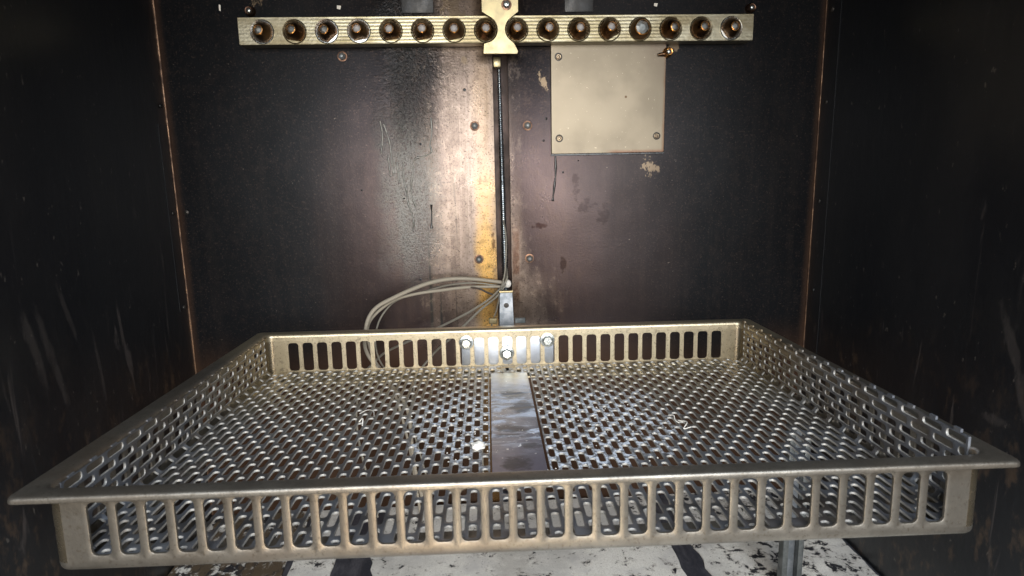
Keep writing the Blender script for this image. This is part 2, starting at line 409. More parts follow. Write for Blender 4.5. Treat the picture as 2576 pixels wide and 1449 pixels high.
def prism(name, pts, y0, y1, mat, parent=None, bev=.4, plane='XZ'):
    bm = bmesh.new()
    P = (lambda a, b, c: Vector((a, c, b))) if plane == 'XZ' else (lambda a, b, c: Vector((a, b, c)))
    a = [bm.verts.new(P(p[0], p[1], y0) * S) for p in pts]
    b = [bm.verts.new(P(p[0], p[1], y1) * S) for p in pts]
    n = len(pts)
    f0 = bm.faces.new(a); f1 = bm.faces.new(b[::-1])
    for i in range(n): bm.faces.new((a[i], b[i], b[(i + 1) % n], a[(i + 1) % n]))
    bmesh.ops.recalc_face_normals(bm, faces=bm.faces)
    if bev:
        ed = [e for e in bm.edges if (f0 in e.link_faces) or (f1 in e.link_faces)]
        bmesh.ops.bevel(bm, geom=ed, offset=bev * S, segments=1, affect='EDGES', profile=.5)
    me = bpy.data.meshes.new(name); bm.to_mesh(me); bm.free()
    return link(name, me, mat, parent, True, 25)

def rrect(x0, x1, z0, z1, r, k=4):
    pts = []
    for (cx, cz, a0) in ((x1 - r, z1 - r, 0), (x0 + r, z1 - r, PI / 2), (x0 + r, z0 + r, PI), (x1 - r, z0 + r, 1.5 * PI)):
        for i in range(k + 1):
            a = a0 + PI / 2 * i / k; pts.append((cx + r * math.cos(a), cz + r * math.sin(a)))
    return pts

def lathe(name, prof, origin, axis, mat, parent=None, seg=32, flat=None, ang=35, cap=True):
    """prof: list of (radius, distance along axis)."""
    ax = Vector(axis).normalized(); u = ax.orthogonal().normalized(); v = ax.cross(u)
    o = Vector(origin); vs = []; fs = []
    for (r, h) in prof:
        for i in range(seg):
            a = 2 * PI * i / seg; p = u * math.cos(a) * r + v * math.sin(a) * r
            if flat:
                nn, lim = flat
                dn = p.dot(nn)
                if dn > lim: p -= nn * (dn - lim)
            vs.append(tuple(o + ax * h + p))
    for j in range(len(prof) - 1):
        for i in range(seg):
            k = (i + 1) % seg
            fs.append((j * seg + i, j * seg + k, (j + 1) * seg + k, (j + 1) * seg + i))
    if cap and prof[0][0] > 1e-6: fs.append(tuple(range(seg))[::-1])
    if cap and prof[-1][0] > 1e-6: fs.append(tuple((len(prof) - 1) * seg + i for i in range(seg)))
    return mesh(name, vs, fs, mat, parent, True, ang)

def catmull(P, n=10):
    P = [Vector(p) for p in P]; Q = [P[0] * 2 - P[1]] + P + [P[-1] * 2 - P[-2]]; out = []
    for i in range(1, len(Q) - 2):
        a, b, c, d = Q[i - 1], Q[i], Q[i + 1], Q[i + 2]
        for k in range(n):
            t = k / n
            out.append(.5 * ((2 * b) + (c - a) * t + (2 * a - 5 * b + 4 * c - d) * t * t + (3 * b - a - 3 * c + d) * t ** 3))
    out.append(P[-1]); return out

def tube(name, P, r, mat, parent=None, seg=10, n=10, rad=None, squash=None, cap=True):
    pts = catmull(P, n) if n else [Vector(p) for p in P]
    vs = []; fs = []; us = []; L = 0; prev = None
    for i, p in enumerate(pts):
        t = (pts[min(i + 1, len(pts) - 1)] - pts[max(i - 1, 0)]).normalized()
        if prev is None: nrm = t.orthogonal().normalized()
        else: nrm = (prev - t * prev.dot(t)).normalized()
        prev = nrm; b = t.cross(nrm)
        if i: L += (p - pts[i - 1]).length
        rr = rad(i / (len(pts) - 1)) if rad else r
        for k in range(seg):
            a = 2 * PI * k / seg; q = nrm * math.cos(a) * rr + b * math.sin(a) * rr
            if squash: q.y *= squash
            vs.append(tuple(p + q))
        us.append(L)
    for i in range(len(pts) - 1):
        for k in range(seg):
            m = (k + 1) % seg; fs.append((i * seg + k, i * seg + m, (i + 1) * seg + m, (i + 1) * seg + k))
    if cap: fs.append(tuple(range(seg))[::-1]); fs.append(tuple((len(pts) - 1) * seg + k for k in range(seg)))
    me = bpy.data.meshes.new(name); me.from_pydata([(a * S, b2 * S, c * S) for a, b2, c in vs], [], fs); me.update()
    uv = me.uv_layers.new()
    for li, lp in enumerate(me.loops):
        vi = lp.vertex_index; uv.data[li].uv = (us[vi // seg] * S * 10, (vi % seg) / seg)
    return link(name, me, mat, parent, True, 60)

def perf(cells, t, mp, bev=.35, k=3):
    """cells: (u0,u1,v0,v1,hole or None), hole=(cu,cv,a,b,r); top at w=0, bottom at w=-t; mp maps (u,v,w)->xyz"""
    vs = []; fs = []; perf.flags = []
    def add(u, v, w): vs.append(tuple(mp(u, v, w))); return len(vs) - 1
    for (u0, u1, v0, v1, h) in cells:
        cor = [(u1, v1), (u0, v1), (u0, v0), (u1, v0)]
        T = [add(a, b, 0) for a, b in cor]; Bt = [add(a, b, -t) for a, b in cor]
        if not h:
            fs.append(tuple(T)); fs.append(tuple(Bt[::-1])); perf.flags += [0, 0]
            continue
        cu, cv, a, b, r = h; r = min(r, a - .01, b - .01)
        def ring(off, w):
            ids = []
            for ci, (sx, sy, a0) in enumerate(((1, 1, 0), (-1, 1, PI / 2), (-1, -1, PI), (1, -1, 1.5 * PI))):
                for i in range(k + 1):
                    an = a0 + PI / 2 * i / k
                    ids.append(add(cu + sx * (a - r) + (r + off) * math.cos(an), cv + sy * (b - r) + (r + off) * math.sin(an), w))
            return ids
        n = 4 * (k + 1)
        rs = [ring(bev, 0), ring(.3 * bev, -.3 * bev), ring(0, -bev)]
        rb = ring(0, -t)
        for (C, r0, fl) in ((T, rs[0], False), (Bt, rb, True)):
            for ci in range(4):
                base = ci * (k + 1)
                for i in range(k):
                    f = (C[ci], r0[base + i + 1], r0[base + i]); fs.append(f[::-1] if not fl else f)
                nx = (ci + 1) % 4
                f = (C[ci], C[nx], r0[nx * (k + 1)], r0[base + k]); fs.append(f if not fl else f[::-1])
        perf.flags += [0] * (len(fs) - len(perf.flags))
        allr = rs + [rb]
        for q in range(3):
            A, Bq = allr[q], allr[q + 1]
            for i in range(n):
                m = (i + 1) % n; fs.append((A[i], A[m], Bq[m], Bq[i])); perf.flags.append(1 if q else 0)
    return vs, fs

def raw(name, vs, fs, mat, parent=None, ang=40, mat2=None, nflat=None):
    me = bpy.data.meshes.new(name)
    me.from_pydata([(a * S, b * S, c * S) for a, b, c in vs], [], fs); me.update()
    bm = bmesh.new(); bm.from_mesh(me)
    bmesh.ops.remove_doubles(bm, verts=bm.verts, dist=2e-6)
    bmesh.ops.recalc_face_normals(bm, faces=bm.faces)
    bm.to_mesh(me); bm.free()
    o = link(name, me, mat, parent, True, ang)
    if mat2 is not None:
        me.materials.append(mat2)
        # the sheared walls of the holes: faces whose centre lies below the top skin and that stand upright
        for p in me.polygons:
            if nflat[min(p.index, len(nflat) - 1)]: p.material_index = 1
    return o

def sweep(name, prof, hx, y0, y1, r, mat, parent=None, seg=8, z=0, jitter=0):
    """closed profile (outward offset, z) swept round a rounded rectangle x=+-hx, y0..y1"""
    path = []
    for (cx, cy, a0) in ((hx - r, y1 - r, 0), (-hx + r, y1 - r, PI / 2), (-hx + r, y0 + r, PI), (hx - r, y0 + r, 1.5 * PI)):
        for i in range(seg + 1):
            a = a0 + PI / 2 * i / seg; path.append((cx, cy, math.cos(a), math.sin(a)))
    vs = []; fs = []; m = len(prof); n = len(path)
    for (cx, cy, c, s) in path:
        for (o, zz) in prof:
            k = min(max(o / 13.2, 0), 1) if jitter else 0
            rr = (r + o) * (1 - k) + 5.0 * k
            sx = 1 if cx > 0 else -1; sy = 1 if cy > (y0 + y1) / 2 else -1
            vs.append((cx + sx * (r + o - rr) + rr * c, cy + sy * (r + o - rr) + rr * s, z + zz))
    for i in range(n):
        j = (i + 1) % n
        for q in range(m):
            p = (q + 1) % m; fs.append((i * m + q, i * m + p, j * m + p, j * m + q))
    return mesh(name, vs, fs, mat, parent, True, 50)

# ------------------------------------------------------------------ the chamber (setting)
XL, XR, YB, ZF, ZC = -391, 467, 871, -486, 330
SL, SR = 27.0, 46.8
bw = struct(empty('back_wall')); bw['label'] = 'heat-stained rear wall of the chamber'
def panel(lo, hi, name='steel_panel'):
    return box(name, (lo[0], YB, lo[1]), (hi[0], YB + 3, hi[1]), M['wall'], bw, .5, 2)
panel((XL, ZF), (SL, ZC)); panel((SR, ZF), (XR, ZC))
# channel behind the slot
box('channel_back', (SL - 8, YB + 34, ZF), (SR + 8, YB + 37, ZC), M['channel'], bw, 0)
box('channel_side', (SL - 10, YB + 3.2, ZF), (SL - 8, YB + 37, ZC), M['channel'], bw, 0)
box('channel_side', (SR + 8, YB + 3.2, ZF), (SR + 10, YB + 37, ZC), M['channel'], bw, 0)
lw = struct(box('left_wall', (XL - 3, -20, ZF), (XL, YB - .2, ZC), M['side'], None, 0))
rw = struct(box('right_wall', (XR, -20, ZF), (XR + 3, YB - .2, ZC), M['side'], None, 0))
struct(box('ceiling', (XL - 3, -20, ZC), (XR + 3, YB + 40, ZC + 3), M['side'], None, 0))

def seam(x, sgn, wall):
    # rusted bead in the corner and the folded flange with its screws
    tube('corner_bead', [(x + sgn * .8, YB - .9, z) for z in range(ZF + 2, ZC, 60)], 1.3, M['seam'], wall, 6, 2)
    if x > 0:
        box('corner_flange', (x - .9, YB - 36, ZF + 1), (x - .1, YB - 3, ZC - 1), M['side'], wall, .25, 1)
        for z in (75, -55, -178, 190): lathe('rivet', [(3.2, 0), (3.0, 1.2), (1.8, 2.1), (0, 2.3)], (x - .9, YB - 16, z), (-1, 0, 0), M['dark'], wall, 14)
    else:
        box('corner_flange', (x + .1, YB - 26, -180), (x + .9, YB - 4, 60), M['side'], wall, .25, 1)
        for z in (82, -52, -176): lathe('rivet', [(3.2, 0), (3.0, 1.2), (1.8, 2.1), (0, 2.3)], (x + .9, YB - 14, z), (1, 0, 0), M['dark'], wall, 14)
seam(XL, 1, lw); seam(XR, -1, rw)
lathe('rivet', [(3., 0), (2.8, 1.1), (0, 2)], (XL + 12, YB, -52), (0, -1, 0), M['dark'], bw, 14)

# floor: slate base with coated boards lying side by side
fl = struct(box('floor', (XL - 3, -20, ZF - 8), (XR + 3, YB + 40, ZF - 1.5), M['slate'], None, 0))
def board(x0, x1, wob, mat, name='floor_board', y0=-10, y1=YB - 2):
    rnd = random.Random(int(x0 * 7)); L = []; Rr = []
    n = 60
    for i in range(n + 1):
        y = y0 + (y1 - y0) * i / n
        L.append((x0 + (rnd.uniform(0, wob[0])), y)); Rr.append((x1 - rnd.uniform(0, wob[1]), y))
    return prism(name, L + Rr[::-1], ZF - 1.4, ZF + 1.2, mat, fl, .3, 'XY')
board(XL + 1, -246, (0, 6), M['board_b'])
board(-243, -189, (1, 2), M['board'])
board(-148, 240, (14, 3), M['board'])
board(264, XR - 2, (6, 3), M['board'])

# nuts on studs through the rear wall
HEX = lambda r, a0=0: [(r * math.cos(a0 + i * PI / 3), r * math.sin(a0 + i * PI / 3)) for i in range(6)]
def stud(x, z, parent, y=YB, s=1., a0=.3, wash=True):
    nut = prism('nut', [(x + a * s, z + b * s) for a, b in HEX(5.0, a0)], y - 3.4, y - .25, M['dark'], parent, .5)
    if wash: lathe('washer', [(4.2 * s, 0), (6.4 * s, 0), (6.2 * s, .7), (5.2 * s, .9), (4.2 * s, .8)], (x, y, z), (0, -1, 0), M['copper'], nut, 28)
    lathe('stud_end', [(2.5 * s, 3.45), (2.4 * s, 4.6), (1.6 * s, 5.3), (0, 5.4)], (x, y, z), (0, -1, 0), M['steelstrip'], nut, 20)
for (x, z, a) in ((1.7, 52.2, .2), (71.4, 51.6, .5), (2.4, -124.4, .1), (71.5, -125.2, .4), (-164.1, 140.9, .3)): stud(x, z, bw, YB, 1., a)
# two tar-rimmed hinge tabs and small tape remnants at the top
M['tab'] = metal('tarred_steel', (.012, .012, .013), (.02, .019, .018), .35, .5, 60, .5, 500, .2)
for x0, x1 in ((-86, -46), (121, 158)):
    box('tarred_tab', (x0, YB - 2.2, 192), (x1, YB - .1, 245), M['tab'], bw, .6, 2)
for x0, z0, w_, h_ in ((-167, 197, 5.5, 5), (237, 198, 5, 4.5), (-312, 196, 2.5, 8)):
    prism('tape_scrap', [(x0, z0 + 1), (x0 + w_ * .8, z0), (x0 + w_, z0 + h_ * .9), (x0 + .5, z0 + h_)], YB - .7, YB - .1, M['crumb'], bw, .1)
# raised tar and resin runs
def run(name, P, r, mat, rf=None):
    return tube(name, [(x, YB - .2, z) for x, z in P], r, mat, bw, 8, 6, rad=rf, squash=.55)
run('tar_drip', [(108.0, 13), (108.4, -8.0), (106.7, -26.3), (104.4, -44), (104.2, -48)], 1.6, M['tar'], lambda t: 1.0 + .7 * math.sin(t * 9) ** 2 + (.9 if t > .9 else 0))
run('tar_drip', [(-59.1, -49), (-59.3, -64.0), (-60.4, -81.0)], 1.4, M['tar'], lambda t: .8 + 1.2 * (abs(t - .5) * 2) ** 3)
M['resin'] = metal('glossy_resin', (.10, .10, .09), (.18, .17, .15), .12, .25, 200, .4, 500, .3)
for P in ([(-121, 60), (-118.7, 44.5), (-120.3, 29.3), (-121.7, 18.6)], [(-116.5, 56.5), (-110.7, 35.2), (-109.1, 21.4), (-108.5, 4.5), (-107.5, -6.2)],
          [(-55.1, 64), (-54.4, 46), (-57.6, 30), (-56.3, 20), (-66, 14), (-78.4, 10.8), (-82, -7.5), (-84.6, -22.2), (-84.4, -37.1), (-79.5, -52.2)],
          [(-113.3, 15.1), (-112.1, 2.3), (-111.8, -9.6), (-107.1, -7), (-105.4, 7.7)], [(-101.7, 7.6), (-101.4, -5.2), (-100.3, -19.1)],
          [(-93.4, 7.4), (-94.4, -12.7), (-91.4, -27.6), (-90.3, -44.4), (-84, -69.1), (-85.7, -84.2)]):
    q = random.random() * 6
    run('resin_run', P, 1., M['resin'], lambda t, q=q: .7 + .6 * math.sin(t * 14 + q) ** 2)
for (x, z, r) in ((-70, 30, 1.8), (96, 60, 1.8), (92.5, 32, 1.6), (-78, -150, 1.7), (139, 5, 1.0), (-10, 98, 2.2), (-74, 13, 2.0), (118, -10, 1.6), (-95, -40, 1.2), (-150, -28, 1.4)):
    lathe('tar_spot', [(r, 0), (r * .8, .5), (0, .8)], (x, YB, z), (0, -1, 0), M['tar'], bw, 9)

# ------------------------------------------------------------------ spray bar
sb = tag(empty('spray_bar', (38, 846, 166)), 'long milled metal bar with sixteen cone nozzles across the top of the rear wall', 'spray bar')
def ch(o, root):           # parent while keeping world-space vertices
    o.parent = root; o.matrix_parent_inverse = Matrix.Translation(-root.location) ; return o
b = prism('bar', rrect(-283, 359.4, 151, 183.6, 1.2, 2), 846, 868, M['bar'], None, .6); ch(b, sb)
for i in range(16):
    x = -254 + 38.95 * i; z = 166.3 - .02 * i
    big = (i == 12)
    an = random.uniform(-2.6, -.5)
    nn = Vector((math.cos(an), 0, math.sin(an)))
    seat = lathe('nozzle_seat', [(14.6, 0), (14.6, 1.0), (14.0, 1.6), (13.3, 1.2), (13.1, .3), (6, .3)], (x, 846, z), (0, -1, 0), M['bright'] if i in (0, 2, 3, 15) else M['bar'], None, 40)
    ch(seat, sb)
    tr, br = (9.4, 8.3) if big else (5.9, 4.7)
    tx, tz = random.uniform(-.05, .05), random.uniform(-.04, .04)
    lim = random.choice([10.4, 11, 12.4, 13.2])
    hh = 16 if big else 18
    noz = lathe('nozzle', [(12.9, .4), (12.9, 1.2), (tr + .8, hh - 3.2), (tr + .2, hh - 2.0)], (x, 846, z), (tx, -1, tz), M['bronze'] if i % 3 else M['bronze2'], None, 48, (nn, lim), 35, False); ch(noz, sb)
    tip = lathe('nozzle_tip', [(tr + .2, hh - 2.2), (tr + .5, hh - 1.2), (tr, hh + .1), (tr - .9, hh + .5), (br + .1, hh), (br, hh - 1.5), (br, hh - 6)], (x, 846, z), (tx, -1, tz), M['gold'], None, 32, None, 35, False)
    tip.parent = noz
    bore = lathe('bore_plug', [(br, hh - 4), (br * .5, hh - 3.2), (0, hh - 3.1)], (x, 846, z), (tx, -1, tz), M['plug'] if 3 <= i <= 11 else M['steelstrip'], None, 6, None, 10)
    bore.parent = noz
# hourglass mounting plate over the middle of the bar
pts = [(14.2, 260), (14.2, 186)]
for k in range(9):
    a = math.radians(62 - 124 * k / 8); pts.append((18.6 + 15.4 * math.cos(a) * .95, 165.6 + 15.4 * math.sin(a)))
pts += [(16, 149), (14.9, 137), (57.4, 136.4), (58.6, 139.8), (54.3, 148.3)]
for k in range(9):
    a = math.radians(-118 - 124 * k / 8); pts.append((57.4 + 15.4 * math.cos(a) * .95, 165.6 + 15.4 * math.sin(a)))
pts += [(59.5, 186), (59.5, 260)]
mp_ = prism('mounting_plate', pts, 838, 841, M['brass'], None, .5); ch(mp_, sb)
n0 = prism('hex_socket_screw', [(44.9 + a, 193.9 + b_) for a, b_ in HEX(4.6, .2)], 834.5, 837.9, M['dark'], None, .4); n0.parent = mp_
q = lathe('washer', [(4, 0), (6.4, 0), (6.3, .8), (4.2, 1)], (44.9, 838, 193.9), (0, -1, 0), M['copper'], None, 28); q.parent = mp_
q = lathe('stud_end', [(2.8, 0), (2.6, 1.4), (0, 2)], (44.9, 834.5, 193.9), (0, -1, 0), M['bright'], None, 18); q.parent = mp_

# ------------------------------------------------------------------ square cover plate
cp = tag(empty('cover_plate', (178, 868, 84)), 'tarnished beige square sheet-metal cover plate screwed to the wall below the bar', 'cover plate')
pl = prism('plate', rrect(102.2, 253.6, 14, 160, 2.2, 3), 866, 870.6, M['plate'], None, .7); ch(pl, cp)
q = box('seal', (101.8, 869.2, 11.8), (254.2, 870.9, 14.6), M['tar'], None, .4, 1); ch(q, cp)
q = box('seal', (253.7, 869.2, 12.2), (255.0, 870.9, 150), M['tar'], None, .4, 1); ch(q, cp)
for x, z in ((112.4, 136.9), (112.8, 34.3), (243.2, 35.3)):
    rg = lathe('ring', [(5.0, 0), (4.9, .25), (4.0, .25)], (x, 866, z), (0, -1, 0), M['dark'], None, 24)
    ch(rg, cp)
    s_ = lathe('screw', [(4.0, -.2), (3.9, .7), (3.3, .9), (3.0, .4), (2.2, .35), (2.1, 1.6), (1.1, 1.8), (.9, .4), (0, .4)], (x, 866, z), (0, -1, 0), M['copper2'], None, 24); ch(s_, cp)

# ------------------------------------------------------------------ small jets on the wall
def jet(x, z, y, label, arm=False):
    t = tag(empty('jet', (x, y, z)), label, 'jet', 'small screwed jets round the spray bar')
    o = lathe('body', [(6.6, 0), (6.4, 2), (5.2, 4), (5.4, 7.5), (4.6, 8.5), (3.6, 8.2), (3.5, 6.5)], (x, y, z), (0, -1, 0), M['copper'] if not arm else M['gold'], None, 12, None, 20); ch(o, t)
    o = prism('socket', [(x + a, z + b_) for a, b_ in HEX(3.4, .4)], y - 8, y - 5.5, M['dark'], None, .3); ch(o, t)
    o = lathe('pin', [(1.7, 8), (1.6, 8.8), (0, 9.2)], (x, y, z), (0, -1, 0), M['bright'], None, 12); ch(o, t)
    if arm:
        o = tube('side_pin', [(x - 4, y - 3, z - 2), (x - 13, y - 3.5, z - 3)], 2, M['bronze2'], None, 10, 2, rad=lambda u: 3 - 1.2 * u); ch(o, t)
jet(254.8, 140.7, 866, 'golden jet with side pin at the top right corner of the cover plate', True)
jet(-273.3, 195.0, YB, 'copper jet above the left end of the long bar')
jet(363.6, 194.8, YB, 'copper jet above the right end of the long bar')

# ------------------------------------------------------------------ lead screw in the slot
def rings():
    P = []; z = 126
    while z > -200:
        P.append((35.9 + (126 - z) / 316 * 3, 888, z)); z -= .9
    return P
RP = rings()
tag(tube('lead_screw', RP, 2, M['screwrod'], None, 10, 0, rad=lambda t: (2.4 + 2.8 * t) * (1.0 if int(t * (len(RP) - 1) + .5) % 3 else .55)),
    'thin ribbed steel screw standing in the dark vertical slot of the rear wall', 'lead screw')
tag(box('slot_clip', (28, 873, 126), (38, 884, 139), M['brass'], None, 1.2, 2), 'small yellow clip at the top of the vertical slot under the mounting plate', 'clip')

# ------------------------------------------------------------------ cables
CB = {
 'A': ([(31.6, 866, -156.4), (-4.9, 850, -148.2), (-32.6, 835, -144.3), (-59.8, 825, -146.4), (-85.1, 820, -154), (-108.9, 818, -164), (-129, 816, -174.1), (-140.4, 815, -186.6), (-145.8, 815, -201.4), (-148.8, 816, -218.5), (-148.2, 818, -232.4), (-141.3, 820, -248.6), (-125, 824, -275), (-100, 828, -320), (-95, 830, -400), (-80, 830, -480)], 2.6, 'cable_w', 'thickest cream sleeved cable, outermost of the arching bundle left of the slot'),
 'B': ([(33.4, 866, -162.4), (-14.6, 846, -158.2), (-46.2, 836, -159.2), (-79.1, 830, -161.7), (-106.5, 826, -167.6), (-126.9, 824, -179.7), (-141.2, 823, -194.1), (-145.7, 823, -207.2), (-145.8, 824, -222.7), (-138.6, 826, -250.6), (-118, 830, -290), (-100, 834, -380), (-90, 836, -480)], 2.0, 'cable_w', 'cream sleeved cable running just below the outermost one in the arching bundle'),
 'C': ([(29.5, 866, -161.3), (-5.1, 850, -153.4), (-38.8, 842, -153.9), (-70.5, 838, -160.7), (-94.5, 835, -166), (-113.2, 833, -174.5), (-127.7, 832, -191), (-135.2, 832, -207.9), (-138.2, 833, -225.5), (-133.6, 835, -253.6), (-110, 838, -300), (-85, 840, -400), (-70, 840, -480)], 1.2, 'cable_b', 'thin grey braided cable on the inner side of the arching bundle'),
 'D': ([(-60, 843, -157), (-31.5, 845, -156.2), (-3.4, 848, -159.9), (13.6, 855, -168.5), (29, 862, -177.3), (39.9, 872, -187.7)], 1.3, 'cable_k', 'short dark cable falling from the arching bundle into the foot of the slot'),
 'E': ([(40, 880, -140), (38.4, 866, -154.7), (19.2, 856, -173.8), (-6.2, 850, -189.3), (-25.5, 848, -199), (-54.4, 845, -212), (-83, 842, -224), (-121.3, 840, -239.8), (-138.6, 838, -252.3), (-160, 836, -280), (-170, 835, -350), (-150, 835, -480)], 1.6, 'cable_b', 'upper braided cable slanting down left from the foot of the slot'),
 'F': ([(38, 880, -146), (36.3, 866, -160.5), (25.1, 858, -174.4), (3.4, 853, -190.3), (-20.2, 850, -211.5), (-39.9, 848, -229.1), (-65.5, 845, -251.2), (-90, 842, -290), (-100, 840, -380), (-90, 840, -480)], 1.55, 'cable_b', 'lower braided cable slanting down left from the foot of the slot'),
 'G': ([(37, 889, -60), (37.5, 885, -73.1), (39.6, 876, -89.8), (39.3, 868, -115.9), (36.5, 862, -144.1), (31.1, 858, -162.8), (24.5, 855, -191.4), (17.2, 852, -212.2), (8, 850, -260), (0, 850, -360), (0, 850, -480)], 1.1, 'cable_b', 'steep braided cable coming down out of the slot itself'),
}
for k, (P, r, m, lab) in CB.items():
    tag(tube('cable', P, r, M[m], None, 10, 8), lab, 'cable', 'cables hanging from the slot')
tag(lathe('grommet', [(5.5, 0), (6, 3), (4.5, 5), (2.5, 5.5)], (41, 878, -160), (-.4, -1, -.2), M['crumb'], None, 20), 'white grommet where the cables enter the slot', 'grommet')

# ------------------------------------------------------------------ the tray
TR = empty('tray_frame', (25.94, 354.5, -183.17))
TR.rotation_euler = (Rz(-.0188) @ Rx(-.0255) @ Ry(-.0009)).to_euler()
tag(TR, 'large rectangular stainless tray frame with a flared rim and slotted walls', 'tray')
HX, Y0, Y1, RC, TH = 290.3, 11.0, 405.0, 9.0, 1.9
def arc(cx, cz, r, a0, a1, n=5): return [(cx + r * math.cos(math.radians(a0 + (a1 - a0) * i / n)), cz + r * math.sin(math.radians(a0 + (a1 - a0) * i / n))) for i in range(n + 1)]
# rim: inner fillet, flange, turned-down lip, underside fillet
prof = [(-TH, -8.5), (-TH, -4.0)] + arc(2.1, -4.0, 4.0, 180, 90) + arc(11.2, -2.0, 2.0, 90, 0, 4) + [(13.2, -3.6), (12.4, -4.2), (11.7, -3.6)] + arc(10.5, -2.9, 1.0, 0, 90, 2) + arc(2.1, -4.0, 2.1, 90, 180) + [(0, -8.5)]
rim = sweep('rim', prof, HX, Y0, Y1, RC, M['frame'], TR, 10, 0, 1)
# a fine seam where the flange was mitred
prof = [(-TH, -49.5), (-TH, -51.5)] + arc(-4.4, -51.5, 2.5, 0, -90, 4) + [(-27, -54.0), (-27.4, -55), (-27, -55.9)] + arc(-4.4, -51.5, 4.4, -90, 0, 5) + [(0, -49.5)]
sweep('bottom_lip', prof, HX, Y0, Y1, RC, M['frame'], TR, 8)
# corner posts
def corner(cx, cy, a0):
    vs = []; fs = []; n = 8
    for i in range(n + 1):
        a = a0 + PI / 2 * i / n
        for rr in (RC, RC - TH):
            for z in (-8.5, -49.5): vs.append((cx + rr * math.cos(a), cy + rr * math.sin(a), z))
    for i in range(n):
        a, b_ = i * 4, (i + 1) * 4
        fs += [(a, a + 1, b_ + 1, b_), (a + 2, b_ + 2, b_ + 3, a + 3)]
    return mesh('corner', vs, fs, M['corner'], TR, True, 60)
corner(HX - RC, Y1 - RC, 0); corner(-HX + RC, Y1 - RC, PI / 2); corner(-HX + RC, Y0 + RC, PI); corner(HX - RC, Y0 + RC, 1.5 * PI)
# slotted walls
def slotted(name, L, n, pitch, sw, mp, start=None):
    """u along the wall 0..L, v up (-49.5..-8.5)"""
    s0 = (L - (n - 1) * pitch) / 2 if start is None else start
    cells = []; u = 0
    zt, zb = -11.0, -45.6
    for i in range(n):
        c = s0 + i * pitch
        a, b_ = c - pitch / 2, c + pitch / 2
        if i == 0 and a > 0: cells.append((0, a, -49.5, -8.5, None))
        cells.append((a, b_, -49.5, -8.5, (c, (zt + zb) / 2, sw / 2, (zt - zb) / 2, 3.6)))
    cells.append((b_, L, -49.5, -8.5, None))
    vs, fs = perf(cells, TH, mp, .4, 4)
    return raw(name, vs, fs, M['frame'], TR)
LX = 2 * (HX - RC); LY = (Y1 - Y0) - 2 * RC
slotted('slotted_wall', LX, 31, 17.35, 12.0, lambda u, v, w: (u - LX / 2, Y0 - w, v), None)
slotted('slotted_wall', LX, 31, 17.2, 12.2, lambda u, v, w: (u - LX / 2, Y1 - TH - w - TH + (2 * TH + 2 * w) * 0 + TH, v) if False else (u - LX / 2, Y1 + w, v), None)
slotted('slotted_wall', LY, 21, 17.3, 12.0, lambda u, v, w: (-HX - w, Y0 + RC + u, v), None)
slotted('slotted_wall', LY, 21, 17.3, 12.0, lambda u, v, w: (HX + w, Y0 + RC + u, v), None)
# flange bolts in the rear wall
for (x, z, a0) in ((-49.8, -16.5, .2), (-.8, -31, .5), (49, -16.1, .0)):
    fb = lathe('flange_bolt', [(9.0, 0), (9.0, .9), (8.5, 1.6), (6.2, 2.1), (5.6, 2.4)], (x, Y1 - TH - .2, z), (0, -1, 0), M['bright'], TR, 36)
    h = prism('hex_head', [(x + a, z + b_) for a, b_ in HEX(6.3, a0)], Y1 - TH - 7.2, Y1 - TH - 2.0, M['bright'], None, .9); h.parent = fb
    for k in range(3):
        m_ = box('head_mark', (x - 2.4 + k * 1.8, Y1 - TH - 7.5, z - 3.0), (x - 1.5 + k * 1.8, Y1 - TH - 7.1, z - .8 + .5 * (k == 1)), M['bright'], None, .1, 1); m_.parent = fb

# ------------------------------------------------------------------ carriage bracket behind the tray
CBk = tag(empty('carriage_bracket', (25.94, 354.5, -183.17)), 'bright aluminium bracket that carries the tray, rising into the slot behind it', 'bracket')
CBk.rotation_euler = TR.rotation_euler
box('mounting_plate', (-56, Y1 + .4, -60), (57, Y1 + 5, -7), M['alu2'], CBk, .6, 2)
prism('arm', [(-9, -30), (12, -30), (10, 33), (-7, 33)], Y1 + 60, Y1 + 64, M['steelstrip2'], CBk, .6)
box('cap', (-7.5, Y1 + 59.5, 33.1), (10.5, Y1 + 64.5, 35.5), M['brass'], CBk, .3, 1)
box('gusset', (-8, Y1 + 5.2, -40), (11, Y1 + 60, -34), M['alu'], CBk, .6, 2)
lathe('slot_hole', [(3.4, 0), (3.2, .4), (0, .5)], (1.5, Y1 + 60, 16), (0, -1, 0), M['dark'], CBk, 18)
box('foot', (12, Y1 + 58, -8), (26, Y1 + 63, -1), M['steelstrip'], CBk, .6, 1)
box('foot', (-22, Y1 + 58, -8), (-11, Y1 + 63, 0), M['brass'], CBk, .6, 1)

# ------------------------------------------------------------------ perforated liner
LN = empty('perforated_liner', (25.94, 354.5, -183.17)); LN.rotation_euler = TR.rotation_euler
tag(LN, 'perforated stainless liner sheet with upturned sides lying inside the slotted tray frame', 'liner')
ZL = -46.6; HF = 287.6; RB = 4.5; P = 7.85; RP_ = 24.0; TL = 1.7
FLT = HF - RB
def lmap(u, v, w):
    """u across (0 = middle), folded up at both sides; w along the sheet normal (inside = up)"""
    s = 1 if u >= 0 else -1; a = abs(u)
    if a <= FLT: return (u, v, ZL + w)
    if a <= FLT + RB * PI / 2:
        an = (a - FLT) / RB
        return (s * (FLT + (RB - w) * math.sin(an)), v, ZL + RB - (RB - w) * math.cos(an))
    h = a - FLT - RB * PI / 2
    if s > 0: h *= 1 - .125 * v / 405
    return (s * (HF - w), v, ZL + RB + h)
cells = []
UMAX = FLT + RB * PI / 2 + (-ZL - RB) + 0.4
ju0 = int((-UMAX - 28.2) / P) ; ju1 = int((UMAX - 28.2) / P) + 1
